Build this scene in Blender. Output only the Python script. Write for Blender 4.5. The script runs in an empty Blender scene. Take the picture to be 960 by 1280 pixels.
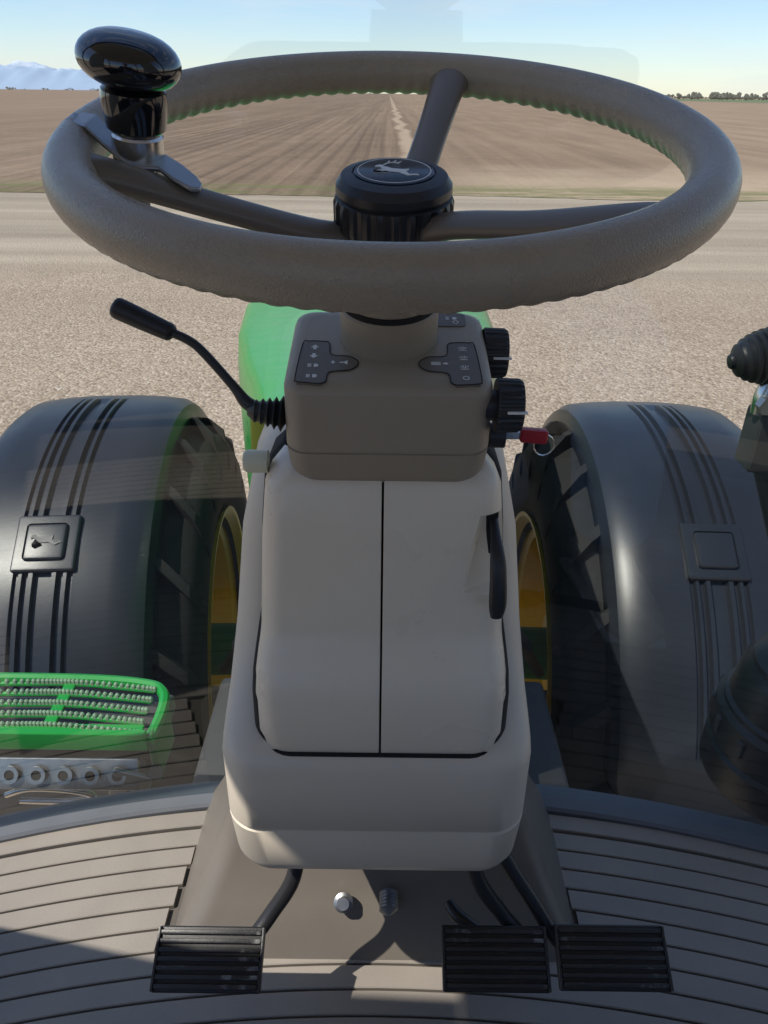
import bpy, bmesh, math, random
from mathutils import Vector, Matrix, noise
random.seed(4)
rad=math.radians
scn=bpy.context.scene
H=2.5   # camera height above ground; everything modelled relative to the eye then lifted

# ------------------------------------------------------------ materials
def nn(nt,t,**k):
    n=nt.nodes.new(t)
    for a,b in k.items(): setattr(n,a,b)
    return n
def mat(name,col,rough=.5,metal=0,var=.08,scale=18,bump=0,bscale=250,coat=0,spec=.5,rvar=.1):
    m=bpy.data.materials.new(name); m.use_nodes=True; nt=m.node_tree
    b=nt.nodes['Principled BSDF']
    tc=nn(nt,'ShaderNodeTexCoord'); n=nn(nt,'ShaderNodeTexNoise'); n.inputs['Scale'].default_value=scale; n.inputs['Detail'].default_value=5
    nt.links.new(tc.outputs['Object'],n.inputs['Vector'])
    mx=nn(nt,'ShaderNodeMix',data_type='RGBA')
    nt.links.new(n.outputs['Fac'],mx.inputs['Factor'])
    mx.inputs['A'].default_value=[c*(1-var) for c in col]+[1]; mx.inputs['B'].default_value=[min(1,c*(1+var)) for c in col]+[1]
    nt.links.new(mx.outputs['Result'],b.inputs['Base Color'])
    mr=nn(nt,'ShaderNodeMapRange'); nt.links.new(n.outputs['Fac'],mr.inputs['Value'])
    mr.inputs['To Min'].default_value=max(0,rough-rvar); mr.inputs['To Max'].default_value=min(1,rough+rvar)
    nt.links.new(mr.outputs['Result'],b.inputs['Roughness'])
    b.inputs['Metallic'].default_value=metal; b.inputs['Specular IOR Level'].default_value=spec
    b.inputs['Coat Weight'].default_value=coat; b.inputs['Coat Roughness'].default_value=.1
    if bump:
        n2=nn(nt,'ShaderNodeTexNoise'); n2.inputs['Scale'].default_value=bscale; n2.inputs['Detail'].default_value=3
        nt.links.new(tc.outputs['Object'],n2.inputs['Vector'])
        bp=nn(nt,'ShaderNodeBump'); bp.inputs['Strength'].default_value=bump; bp.inputs['Distance'].default_value=.001
        nt.links.new(n2.outputs['Fac'],bp.inputs['Height']); nt.links.new(bp.outputs['Normal'],b.inputs['Normal'])
    return m
M={}
M['rim']=mat('rim_leatherette',(.31,.255,.185),.28,bump=.5,bscale=900,var=.10,scale=30)
M['spoke']=mat('spoke_plastic',(.15,.125,.097),.34,bump=.2,bscale=900,var=.06)
M['pod']=mat('pod_plastic',(.32,.265,.195),.45,bump=.25,bscale=1200,var=.05)
M['beige']=mat('beige_plastic',(.72,.63,.50),.30,bump=.12,bscale=1400,var=.03)
M['beige2']=mat('beige_shell_plastic',(.62,.55,.445),.40,bump=.12,bscale=1400,var=.03)
M['black']=mat('black_rubber',(.012,.012,.013),.45,bump=.3,bscale=700)
M['gloss']=mat('gloss_black',(.008,.008,.01),.06,var=.02,rvar=.02,coat=.5)
M['blackp']=mat('black_plastic',(.018,.018,.02),.4,bump=.2,bscale=500)
M['gap']=mat('dark_gap',(.01,.009,.008),.9)
M['chrome']=mat('bright_metal',(.62,.6,.57),.25,metal=1)
M['steel']=mat('worn_steel',(.33,.34,.35),.38,metal=.9,var=.2,scale=60)
M['pad']=mat('keypad_film',(.15,.125,.095),.35)
M['white']=mat('white_print',(.75,.75,.72),.5)
M['emblem']=mat('emblem_blue_black',(.012,.018,.03),.2)
M['cream']=mat('cream_plastic',(.6,.58,.42),.4)
M['red']=mat('red_rubber',(.35,.012,.02),.4)
M['floor']=mat('floor_mat_rubber',(.27,.24,.205),.46,bump=.3,bscale=500,var=.28,scale=7)
M['floorb']=mat('floor_groove',(.10,.088,.076),.7)
M['sill']=mat('sill_plastic',(.12,.13,.145),.5,var=.1)
M['tunnel']=mat('tunnel_plastic',(.165,.145,.122),.42,var=.15,scale=10)
M['green']=mat('green_paint',(.012,.27,.04),.3,coat=.15,var=.05,spec=.35)
M['greend']=mat('green_cast',(.02,.13,.03),.45,var=.2)
M['yellow']=mat('yellow_paint',(.80,.50,.01),.42,var=.08,spec=.3)
M['fender']=mat('fender_plastic',(.015,.018,.024),.34,bump=.3,bscale=400,var=.18,scale=6,spec=.4)
M['tire']=mat('tire_rubber',(.014,.014,.013),.8,var=.4,scale=10,bump=.3,bscale=120,spec=.25)
M['strap']=mat('strap_yellowgreen',(.35,.4,.05),.6)
M['roof']=mat('cab_headliner',(.65,.62,.57),.8)
M['frame']=mat('cab_frame',(.045,.045,.045),.5)
M['trim']=mat('cab_rear_trim',(.05,.046,.04),.8)
M['seat']=mat('seat_fabric',(.07,.06,.045),.9,bump=.4,bscale=500)
M['jeans']=mat('lightened_denim',(.34,.47,.66),.9,var=.45,scale=30,bump=.4,bscale=900)  # colour lightened in place of sunlight on the legs
M['shoe']=mat('shoe_leather',(.50,.45,.38),.7,var=.6,scale=40)  # shoe colour brightened too, so the mirror image shows
M['shirt']=mat('shirt_cloth',(.12,.13,.15),.9)
M['skin']=mat('skin',(.5,.3,.22),.5)
M['hair']=mat('hair',(.05,.03,.02),.7)

# ------------------------------------------------------------ mesh helpers
def grp(name,loc=(0,0,0)):
    e=bpy.data.objects.new(name,None); scn.collection.objects.link(e); e.location=loc; e.empty_display_size=.05
    return e
def mk(name,verts,faces,mt,parent=None,auto=35):
    me=bpy.data.meshes.new(name); me.from_pydata([tuple(v) for v in verts],[],faces); me.update()
    bm=bmesh.new(); bm.from_mesh(me); bmesh.ops.recalc_face_normals(bm,faces=bm.faces); bm.to_mesh(me); bm.free()
    return fin(name,me,mt,parent,auto)
def fin(name,me,mt,parent=None,auto=35):
    for p in me.polygons: p.use_smooth=auto>0
    if auto>0: me.set_sharp_from_angle(angle=rad(auto))
    ob=bpy.data.objects.new(name,me); scn.collection.objects.link(ob)
    if mt is not None: me.materials.append(M[mt] if isinstance(mt,str) else mt)
    if parent:
        ob.parent=parent; ob.matrix_parent_inverse=Matrix.Translation(-Vector(parent.location))
    return ob
def loft(name,rings,mt,parent=None,closed=True,caps=True,auto=35,Mx=None):
    n=len(rings[0]); V=[];F=[]
    for r in rings:
        for p in r:
            p=Vector(p); V.append(Mx@p if Mx else p)
    for i in range(len(rings)-1):
        for j in range(n if closed else n-1):
            a=i*n+j;b=i*n+(j+1)%n; F.append((a,b,b+n,a+n))
    if caps: F.append(tuple(range(n))[::-1]); F.append(tuple((len(rings)-1)*n+j for j in range(n)))
    return mk(name,V,F,mt,parent,auto)
def rr(xc,y0,y1,hw,r,z,n=7):
    pts=[]
    for cx,cy,a0 in ((xc+hw-r,y1-r,0),(xc-hw+r,y1-r,90),(xc-hw+r,y0+r,180),(xc+hw-r,y0+r,270)):
        for k in range(n):
            a=rad(a0+90*k/(n-1)); pts.append(Vector((cx+r*math.cos(a),cy+r*math.sin(a),z)))
    return pts
def smoothpath(P,k=6):
    P=[Vector(p) for p in P]; out=[]
    for i in range(len(P)-1):
        p0=P[max(0,i-1)];p1=P[i];p2=P[i+1];p3=P[min(len(P)-1,i+2)]
        for s in range(k):
            t=s/k; out.append(.5*((2*p1)+(p2-p0)*t+(2*p0-5*p1+4*p2-p3)*t*t+(-p0+3*p1-3*p2+p3)*t**3))
    out.append(P[-1]); return out
def tube(name,P,R,mt,parent=None,n=14,smooth=6,flat=None,up=None,Mx=None,auto=40):
    if not hasattr(R,'__len__'): R=[R]*len(P)
    if smooth:
        Q=smoothpath([tuple(p) for p in P],smooth); rs=smoothpath([(r,0,0) for r in R],smooth); rs=[q.x for q in rs]
    else: Q=[Vector(p) for p in P]; rs=R
    rings=[]; u=Vector(up) if up else None
    for i,q in enumerate(Q):
        d=(Q[min(i+1,len(Q)-1)]-Q[max(i-1,0)]).normalized()
        if u is None: u=d.orthogonal()
        u=(u-d*u.dot(d)).normalized(); v=d.cross(u)
        fl=flat or 1
        rings.append([q+(v*math.cos(2*math.pi*k/n)+u*fl*math.sin(2*math.pi*k/n))*rs[i] for k in range(n)])
    return loft(name,rings,mt,parent,Mx=Mx,auto=auto)
def lathe(name,prof,mt,parent=None,Mx=None,n=40,knurl=None,auto=35,caps=True):
    rings=[]
    for i,(r,h) in enumerate(prof):
        ring=[]
        for k in range(n):
            a=2*math.pi*k/n; q=r
            if knurl and knurl[0]<=i<=knurl[1]: q=r*(1-knurl[2]*(0 if (k%knurl[3])<knurl[3]/2 else 1))
            ring.append(Vector((q*math.cos(a),q*math.sin(a),h)))
        rings.append(ring)
    return loft(name,rings,mt,parent,Mx=Mx,auto=auto,caps=caps)
def box(name,c,s,mt,parent=None,bev=.003,rot=None,seg=3,auto=35):
    bm=bmesh.new(); bmesh.ops.create_cube(bm,size=1)
    for v in bm.verts: v.co=Vector((v.co.x*s[0],v.co.y*s[1],v.co.z*s[2]))
    if bev: bmesh.ops.bevel(bm,geom=bm.edges[:],offset=bev,segments=seg,affect='EDGES',profile=.6)
    mx=Matrix.Translation(c)@(rot if rot else Matrix.Identity(4)); bm.transform(mx)
    me=bpy.data.meshes.new(name); bm.to_mesh(me); bm.free(); return fin(name,me,mt,parent,auto)
def prism(name,poly,z0,z1,mt,parent=None,Mx=None,auto=35):
    return loft(name,[[Vector((x,y,z0)) for x,y in poly],[Vector((x,y,z1)) for x,y in poly]],mt,parent,Mx=Mx,auto=auto)
Rx=lambda a:Matrix.Rotation(rad(a),4,'X'); Ry=lambda a:Matrix.Rotation(rad(a),4,'Y'); Rz=lambda a:Matrix.Rotation(rad(a),4,'Z')
Tr=lambda *p:Matrix.Translation(p)

# ------------------------------------------------------------ steering wheel
Cw=Vector((.002,.525,-.028)); T=Matrix.Translation(Cw)@Rx(12.8)
sw=grp('steering_wheel',Cw)
R0,r0=.195,.0150
rings=[];NB=96;N=NB*8
for i in range(N):
    a=2*math.pi*i/N; c,s=math.cos(a),math.sin(a); ring=[]
    bmp=.5+.5*math.cos(a*NB)
    for k in range(24):
        f=2*math.pi*k/24
        w=max(0,-math.sin(f+.2))**2
        q=r0-w*.0013*(1-bmp)**1.3
        ring.append(Vector(((R0+q*math.cos(f))*c,(R0+q*math.cos(f))*s,q*1.04*math.sin(f))))
    rings.append(ring)
rings.append(rings[0])
loft('rim',rings,'rim',sw,caps=False,auto=60,Mx=T)
for j,ang in enumerate((75,197,319)):
    a=rad(ang); d=Vector((math.cos(a),math.sin(a),0)); dp=.75 if j==2 else 1
    P=[d*.196+Vector((0,0,-.001)),d*.182+Vector((0,0,-.003)),d*.165+Vector((0,0,-.008*dp)),d*.11+Vector((0,0,-.030*dp)),d*.05+Vector((0,0,-.052*dp)),d*.015+Vector((0,0,-.058))]
    tube('spoke_%d'%(j+1),P,[.0185,.0165,.0140,.0125,.0135,.015],'spoke',sw,n=18,flat=.62,up=(0,0,1),Mx=T)
TH=T@Tr(.002,0,-.007)
lathe('hub',[(.0,-.11),(.032,-.11),(.033,-.07),(.036,-.064),(.037,-.048),(.034,-.044),(0,-.044)],'rim',sw,Mx=TH)
prof=[(0,-.045),(.036,-.045),(.0395,-.0435),(.0405,-.041),(.0405,-.028),(.039,-.0245),(.0375,-.0235),(.0388,-.021),(.0385,-.0165),(.035,-.0115),(.029,-.0098),(.0275,-.0095),(.027,-.0105),(0,-.0105)]
lathe('hub_cap',prof,'blackp',sw,Mx=TH,n=144,knurl=(3,4,.05,6),auto=30)
lathe('emblem_disc',[(0,-.0104),(.0262,-.0104),(.0262,-.0092),(.0255,-.0088),(0,-.0088)],'emblem',sw,Mx=TH,n=64)
def ringmesh(name,ri,ro,z,mt,par,Mx,c=(0,0),n=48,th=.0003):
    R=[]
    for k in range(n+1):
        a=2*math.pi*k/n; R.append([Vector((c[0]+q*math.cos(a),c[1]+q*math.sin(a),h)) for q,h in ((ri,z),(ro,z),(ro,z+th),(ri,z+th))])
    return loft(name,R,mt,par,caps=False,Mx=Mx)
ringmesh('emblem_ring',.0235,.0241,-.0088,'white',sw,TH)
deer=[(-1.0,.18),(-.86,.30),(-.72,.30),(-.62,.22),(-.45,.20),(-.2,.14),(.1,.16),(.38,.2),(.52,.28),(.56,.18),(.5,.05),(.75,-.12),(1.05,-.02),(1.2,-.12),(1.0,-.12),(.74,-.24),(.5,-.16),(.28,-.08),(0,-.1),(-.3,-.1),(-.42,-.22),(-.66,-.26),(-.86,-.16),(-.8,-.3),(-.62,-.36),(-.3,-.26),(-.14,-.2),(-.5,-.02),(-.66,.08),(-.8,.14),(-.96,.1)]
prism('emblem_deer',[(x*.015,y*.024) for x,y in deer],-.0088,-.0084,'white',sw,Mx=TH@Tr(0,-.001,0)@Rz(-20))
for k,pp in enumerate(([(-.68,.28),(-.6,.5),(-.4,.62),(-.1,.6)],[(-.6,.5),(-.62,.7)],[(-.4,.62),(-.36,.8)],[(-.2,.62),(-.1,.78)])):
    tube('antler_%d'%k,[(x*.015,y*.024-.001,-.0086) for x,y in pp],.0005,'white',sw,n=5,smooth=0,Mx=TH@Rz(-20))

# spinner knob
K=T@Tr(-.156,-.020,.000)
sk=grp('steering_spinner_knob',K.translation)
KK=K@Ry(7)@Matrix.Diagonal((.90,.90,.76,1))
lathe('collar',[(0,-.012),(.0165,-.012),(.0172,-.010),(.0172,.012),(.0160,.014),(0,.014)],'chrome',sk,Mx=KK)
lathe('neck',[(0,.0145),(.0165,.0145),(.0195,.018),(.0205,.028),(.0212,.040),(.0205,.045),(.013,.050),(.0,.051)],'gloss',sk,Mx=KK)
ball=[]
for k in range(17):
    f=-math.pi/2+math.pi*k/16; ball.append((max(.0002,.0325*math.cos(f)**.8),.0200*math.sin(f)*(1.0 if f>0 else .95)))
lathe('ball',ball,'gloss',sk,Mx=KK@Tr(-.001,0,.0640)@Ry(6)@Rx(-4),n=48,auto=80)
plate=[]
for x,y,w,z in ((-.040,.014,.004,.012),(-.037,.013,.010,.013),(-.028,.008,.0125,.0125),(-.018,.002,.011,.004),(0,0,.019,-.006),(.016,-.008,.012,-.006),(.026,-.014,.013,-.010),(.036,-.020,.010,-.014),(.041,-.024,.004,-.015)):
    plate.append([Vector((x,y-w,z)),Vector((x,y+w,z)),Vector((x,y+w,z+.003)),Vector((x,y-w,z+.003))])
o=loft('clamp_plate',plate,'steel',sk,Mx=K); 
md=o.modifiers.new('b','BEVEL'); md.width=.001; md.segments=2
box('clamp_block',K@Vector((-.002,-.002,-.014)),(.026,.024,.018),'steel',sk,.003,rot=Rx(12.8))
lathe('clamp_bolt',[(0,-.035),(.006,-.035),(.006,-.028),(.0095,-.027),(.0095,-.02),(0,-.02)],'steel',sk,Mx=K@Tr(-.004,-.004,0),n=6,auto=20)
tube('clamp_hook',[(-.037,.013,.014),(-.050,.013,.004),(-.047,.010,-.014),(-.03,.006,-.022),(-.01,0,-.02)],.0045,'steel',sk,Mx=K,flat=1.0)

# ------------------------------------------------------------ steering column
col=grp('steering_column',(.0,.55,-.4))
lathe('collar_boot',[(0,-.09),(.0335,-.09),(.034,-.108),(.0365,-.110),(.0370,-.136),(.039,-.1385),(0,-.1385)],'pod',col,Mx=T)
lathe('collar_dark_ring',[(0,-.1),(.0352,-.1045),(.0352,-.1085),(0,-.109)],'gap',col,Mx=T)
pl=[(-.136,-.060,.033,.060,.012),(-.137,-.0665,.039,.0655,.013),(-.139,-.0708,.0435,.0698,.015),(-.143,-.0727,.045,.0717,.016),(-.190,-.0745,.046,.0732,.016),(-.1905,-.0733,.0455,.072,.016),(-.1918,-.0733,.0455,.072,.016),(-.1923,-.0745,.046,.0732,.016),(-.214,-.0725,.046,.0725,.019),(-.223,-.069,.045,.069,.02),(-.229,-.060,.04,.062,.02)]
loft('control_pod',[rr(0,a,b,h+.0025,r,z) for z,a,b,h,r in pl],'pod',col,Mx=T,auto=50)
# keypads
def rpoly(x0,x1,y0,y1,r,n=5):
    return [(p.x,p.y) for p in rr((x0+x1)/2,y0,y1,(x1-x0)/2,r,0,n)]
ZP=-.136
def pad(sx,nm):
    P=[(-.064,-.066),(-.0475,-.068),(-.0435,-.064),(-.042,-.053),(-.028,-.050),(-.0225,-.044),(-.0225,-.037),(-.029,-.031),(-.042,-.029),(-.044,-.013),(-.049,-.010),(-.060,-.010),(-.064,-.014),(-.0655,-.060)]
    P=[(x*sx,y) for x,y in P]
    prism(nm,P,ZP-.002,ZP+.0008,'pad',col,Mx=T)
    Q=smoothpath([(x,y,ZP+.0008) for x,y in P+[P[0]]],3)
    tube(nm+'_outline',Q,.0004,'gap',col,n=6,smooth=0,Mx=T)
pad(1,'keypad_left'); pad(-1,'keypad_right')
prism('keypad_rear',rpoly(.036,.060,.016,.037,.004),ZP-.002,ZP+.0008,'pad',col,Mx=T)
ic=0
def icon(poly,cx,cy,s=1):
    global ic; ic+=1
    prism('icon_%02d'%ic,[(cx+x*s,cy+y*s) for x,y in poly],ZP+.0008,ZP+.0011,'white',col,Mx=T)
arrow=[(0,.0035),(.003,0),(.0012,0),(.0012,-.003),(-.0012,-.003),(-.0012,0),(-.003,0)]
lamp=[(0,.002),(.0025,.0018),(.0035,0),(.0025,-.0018),(0,-.002)]
bar=[(-.0035,.0004),(-.0008,.0004),(-.0008,-.0004),(-.0035,-.0004)]
for x,y in ((-.0545,-.019),): icon(arrow,x,y)
icon([(a,-b) for a,b in arrow],-.0545,-.031)
for y in (-.0445,-.0585):
    icon(lamp,-.0535,y); 
    for dy in (-.0015,0,.0015): icon(bar,-.0545,y+dy)
icon([(0,.0006),(.003,.0035),(.003,-.0035),(0,-.0006),(-.004,-.0006),(-.004,.0006)],-.032,-.040,.8)
icon([(a+.0,b) for a,b in arrow],-.040,-.040,.6)
for y in (-.020,-.033,-.046):
    for k in range(4):
        a=rad(40+k*33); icon([(0,0),(.004*math.cos(a),.004*math.sin(a)),(.004*math.cos(a+.18),.004*math.sin(a+.18))],.0545,y)
    icon([(-.003,-.001),(.003,-.001),(.003,-.0016),(-.003,-.0016)],.0545,y)
ringmesh('icon_ring',.0018,.0024,ZP+.0008,'white',col,T,c=(.0545,-.059))
ringmesh('icon_ring_rear',.0018,.0024,ZP+.0008,'white',col,T,c=(.052,.022))
for k in range(3): icon([(-.0035,.0003),(.0035,.0003),(.0035,-.0003),(-.0035,-.0003)],.034,-.040+.0016*(k-1))
icon([(a,b) for b,a in arrow],.041,-.040,.6)
for k in range(3): icon(bar,.048,.028+.0018*(k-1)); 
icon(lamp,.050,.028)

# doors (split shell) with recess, shell behind
dl=[(-.240,.520,.62,.080,.02),(-.248,.507,.62,.089,.022),(-.258,.501,.62,.0935,.022),(-.30,.497,.62,.098,.022),(-.378,.4925,.62,.1035,.022),(-.388,.4915,.62,.104,.022),(-.398,.487,.62,.105,.024),(-.410,.476,.62,.1065,.024),(-.422,.4675,.62,.108,.025),(-.440,.4610,.62,.109,.025),(-.478,.4590,.62,.1095,.026),(-.492,.4600,.62,.1075,.027),(-.502,.463,.62,.103,.028),(-.509,.468,.62,.096,.028),(-.513,.476,.62,.087,.028)]
dl=[(z-.009,a,b,h,r) for z,a,b,h,r in dl]
XC=-.001
def door(nm,side):
    rings=[rr(XC,a,b,h,r,z,9) for z,a,b,h,r in dl]
    ob=loft(nm,rings,'beige',col,auto=50)
    bm=bmesh.new(); bm.from_mesh(ob.data)
    g=bm.verts[:]+bm.edges[:]+bm.faces[:]
    res=bmesh.ops.bisect_plane(bm,geom=g,plane_co=(-.001+side*.0009,0,0),plane_no=(-side,0,0),clear_outer=True)
    ed=[e for e in res['geom_cut'] if isinstance(e,bmesh.types.BMEdge)]
    f=bmesh.ops.holes_fill(bm,edges=ed)
    bmesh.ops.recalc_face_normals(bm,faces=bm.faces); bm.to_mesh(ob.data); bm.free()
    ob.data.set_sharp_from_angle(angle=rad(40))
    return ob
door('door_left',-1); dr=door('door_right',1)
cv=[(.056,.45,-.276),(.125,.45,-.270),(.125,.45,-.376),(.044,.45,-.364),
    (.080,.512,-.288),(.125,.532,-.288),(.125,.532,-.350),(.066,.497,-.354)]
cut=mk('cutter',cv,[(0,1,2,3),(4,5,6,7),(0,1,5,4),(1,2,6,5),(2,3,7,6),(3,0,4,7)],'beige',None,0)
bo=dr.modifiers.new('cut','BOOLEAN'); bo.operation='DIFFERENCE'; bo.object=cut; bo.solver='EXACT'
dg=bpy.context.evaluated_depsgraph_get(); me2=bpy.data.meshes.new_from_object(dr.evaluated_get(dg))
dr.modifiers.clear(); dr.data=me2; me2.set_sharp_from_angle(angle=rad(30)); bpy.data.objects.remove(cut)
for d in (dr,bpy.data.objects['door_left']):
    b=d.modifiers.new('bev','BEVEL'); b.width=.0015; b.segments=2; b.limit_method='ANGLE'; b.angle_limit=rad(50)
box('seam_backing',(-.001,.53,-.38),(.012,.02,.25),'gap',col,0)
loft('door_gap',[rr(XC,a+.0035,.63,h+.0038,r+.002,z-.0055,9) if z<-.40 else rr(XC,a+.02,.63,h+.0030,r,z,9) for z,a,b,h,r in dl],'gap',col)
sl=[(-.232,.585,.70,.070,.03),(-.240,.572,.70,.090,.035),(-.26,.562,.70,.108,.036),(-.33,.548,.70,.124,.036),(-.42,.533,.70,.134,.036),(-.450,.520,.70,.1375,.036),(-.474,.497,.70,.139,.036),(-.490,.470,.70,.140,.036),(-.499,.457,.70,.1405,.036),(-.510,.450,.70,.141,.036),(-.583,.449,.70,.1415,.036),(-.5845,.4505,.70,.140,.036),(-.5865,.4505,.70,.140,.036),(-.588,.449,.70,.1415,.036),(-.638,.452,.70,.1385,.036),(-.650,.456,.70,.135,.036),(-.657,.463,.70,.129,.036),(-.660,.475,.70,.120,.036)]
loft('column_shell',[rr(-.004,a,b,h,r,z-.009,9) for z,a,b,h,r in sl],'beige2',col,auto=50)
loft('door_gap_lower',[rr(XC,.4588,.60,.1125,.034,-.5035,9),rr(XC,.4575,.60,.1125,.034,-.520,9)],'gap',col)
# release lever
tube('tilt_lever',[(.088,.535,-.288),(.088,.500,-.300),(.0885,.481,-.312),(.0895,.474,-.330),(.0905,.472,-.350),(.091,.474,-.363)],[.003,.004,.006,.0068,.0070,.005],'blackp',col,flat=.6,up=(0,-1,0))
box('lever_slot',(.0865,.5165,-.308),(.010,.010,.040),'gap',col,.002)
lathe('cream_button',[(0,0),(.009,0),(.0092,.016),(.0075,.019),(0,.0195)],'cream',col,Mx=Tr(-.092,.528,-.254)@Ry(-90))
# rotary knobs
def rknob(nm,c):
    g=col
    Mx=Tr(*c)@Ry(90)
    lathe(nm,[(0,-.008),(.012,-.008),(.012,0),(.0205,0),(.0215,.001),(.021,.016),(.0195,.0185),(.012,.0195),(0,.0195)],'blackp',g,Mx=Mx@Matrix.Diagonal((.92,.92,1,1)),n=96,knurl=(4,5,.06,4),auto=25)
    box(nm+'_pointer',Vector(c)+Vector((.0130,-.0190,.002)),(.014,.0035,.0016),'white',g,.0004)
rknob('rotary_knob_upper',(.0765,.572,-.178)); rknob('rotary_knob_lower',(.0795,.503,-.195))

# shuttle lever
sh=grp('shuttle_lever',(-.08,.515,-.205))
pr=[(0,-.005)]
for k in range(5): 
    z=.002+k*.0058; pr+=[(.0095-.0005*k,z),(.0135-.0012*k,z+.0022),(.0095-.0007*k,z+.0048)]
pr+=[(.004,.034),(0,.034)]
lathe('rubber_boot',pr,'black',sh,Mx=Tr(-.073,.513,-.208)@Ry(-84)@Rx(0)@Matrix.Diagonal((1,1,.85,1)),auto=60)
tube('stalk',[(-.092,.515,-.206),(-.103,.516,-.200),(-.112,.518,-.188),(-.132,.521,-.164),(-.143,.522,-.155),(-.160,.5235,-.148)],[.0052,.005,.0036,.0034,.0033,.0033],'blackp',sh)
tube('grip',[(-.152,.5225,-.1515),(-.154,.523,-.1505),(-.160,.5235,-.148),(-.186,.526,-.1365),(-.1925,.5265,-.1338),(-.1945,.5266,-.1328)],[.0035,.0062,.0068,.0078,.0070,.003],'black',sh,smooth=4)

# key
ky=grp('ignition_key',(.11,.535,-.232))
box('key_head',(.117,.537,-.233),(.022,.010,.011),'red',ky,.003,rot=Ry(4))
box('key_blade',(.100,.537,-.233),(.016,.003,.006),'chrome',ky,.0005)
tube('key_ring',[(.126+.008*math.cos(a),.537,-.241+.009*math.sin(a)) for a in [k*math.pi/8 for k in range(17)]],.0006,'chrome',ky,n=6,smooth=0)
lathe('key_switch',[(0,0),(.010,0),(.010,.012),(0,.012)],'blackp',ky,Mx=Tr(.082,.537,-.233)@Ry(90))

# ------------------------------------------------------------ pedals
m=mat('worn_pedal_rubber',(.02,.02,.02),.42,bump=.3,bscale=500); M['worn']=m; nt=m.node_tree; b=nt.nodes['Principled BSDF']
tc=nn(nt,'ShaderNodeTexCoord'); n1=nn(nt,'ShaderNodeTexNoise'); n1.inputs['Scale'].default_value=22; n1.inputs['Detail'].default_value=8; n1.inputs['Roughness'].default_value=.7; nt.links.new(tc.outputs['Object'],n1.inputs['Vector'])
r_=nn(nt,'ShaderNodeValToRGB'); nt.links.new(n1.outputs['Fac'],r_.inputs[0]); e=r_.color_ramp.elements; e[0].position=.56; e[0].color=(.018,.018,.019,1); e[1].position=.68; e[1].color=(.30,.29,.28,1); nt.links.new(r_.outputs[0],b.inputs['Base Color'])
def pedal(nm,c,w,armpts):
    g=grp(nm,c)
    R=Rx(28)
    Mx=Tr(*c)@R
    box('pad',Mx@Vector((0,0,-.004)),(w,.061,.008),'black',g,.003,rot=R)
    n=7
    for k in range(n):
        y=-.0246+.0082*k
        box('rib_%d'%k,Mx@Vector((0,y,.0015)),(w*.94,.0044,.006),'worn',g,.0012,rot=R,seg=2)
    for s in (-1,1): box('edge_%d'%s,Mx@Vector((s*(w/2-.0015),0,.001)),(.003,.059,.006),'blackp',g,.001,rot=R)
    tube('arm',armpts,[.0085]*len(armpts),'blackp',g,flat=1.0,n=12)
    return g
pedal('clutch_pedal',(-.179,.446,-.797),.114,[(-.088,.53,-.70),(-.094,.505,-.745),(-.118,.49,-.785),(-.14,.47,-.805),(-.16,.455,-.810)])
pedal('brake_pedal',(.123,.448,-.793),.112,[(.095,.53,-.70),(.108,.505,-.745),(.135,.49,-.782),(.155,.475,-.800),(.15,.455,-.806)])
pedal('brake_pedal',(.247,.450,-.792),.117,[(.115,.56,-.68),(.135,.525,-.725),(.172,.495,-.775),(.188,.48,-.795),(.21,.455,-.804)])
sp=grp('pedal_latch',(.10,.5,-.82))
tube('latch_arm',[(.078,.515,-.80),(.09,.50,-.805),(.13,.475,-.815)],[.006,.008,.007],'blackp',sp)

# ------------------------------------------------------------ floor
ZF=-.95
fl=grp('cab_floor',(0,.4,ZF))
box('floor_plate',(0,-.20,ZF-.03),(1.8,1.84,.05),'floorb',fl,.004)
Rc=2.1
def arcbar(nm,x0,x1,yc,w,mt,z0,z1,par,n=24,R=Rc):
    rings=[]
    for k in range(n+1):
        x=x0+(x1-x0)*k/n; y=yc-(R-math.sqrt(R*R-x*x))
        e=.0012
        rings.append([Vector((x,y-w/2,z0)),Vector((x,y-w/2,z1-e)),Vector((x,y-w/2+e,z1)),Vector((x,y+w/2-e,z1)),Vector((x,y+w/2,z1-e)),Vector((x,y+w/2,z0))])
    return loft(nm,rings,mt,par,auto=30)
k=0
y=.722
while y>-.5:
    if y>.545:
        arcbar('mat_rib_l_%d'%k,-.895,-.262-.03*(.72-y)/.2,y,.0272,'floor',ZF-.004,ZF+.003,fl)
        arcbar('mat_rib_r_%d'%k,.245+.03*(.72-y)/.2,.895,y,.0272,'floor',ZF-.004,ZF+.003,fl)
    else: arcbar('mat_rib_c_%d'%k,-.895,.895,y,.0272,'floor',ZF-.004,ZF+.003,fl,48)
    y-=.0300; k+=1
arcbar('mat_border',-.895,.895,.752,.026,'floor',ZF-.004,ZF+.006,fl,48)
tun=[(-.951,.530,.80,.262,.03),(-.945,.532,.80,.258,.03),(-.90,.575,.80,.232,.03),(-.84,.61,.80,.205,.03),(-.80,.62,.80,.19,.03),(-.68,.60,.72,.12,.03)]
loft('column_tunnel',[rr(-.004,a,b,h,r,z) for z,a,b,h,r in tun],'tunnel',fl,auto=40)
lathe('tunnel_bolt',[(0,0),(.012,0),(.012,.004),(.008,.006),(.0075,.011),(0,.011)],'steel',fl,Mx=Tr(-.045,.568,-.886)@Rx(45))
sp=[(0,0)]
for q in range(6): sp+=[(.010,.003*q*1.4),(.012,.003*q*1.4+.0015),(.010,.003*q*1.4+.003)]
sp+=[(0,.03)]
lathe('tunnel_spring',sp,'steel',fl,Mx=Tr(.012,.578,-.880)@Rx(95))

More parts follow.
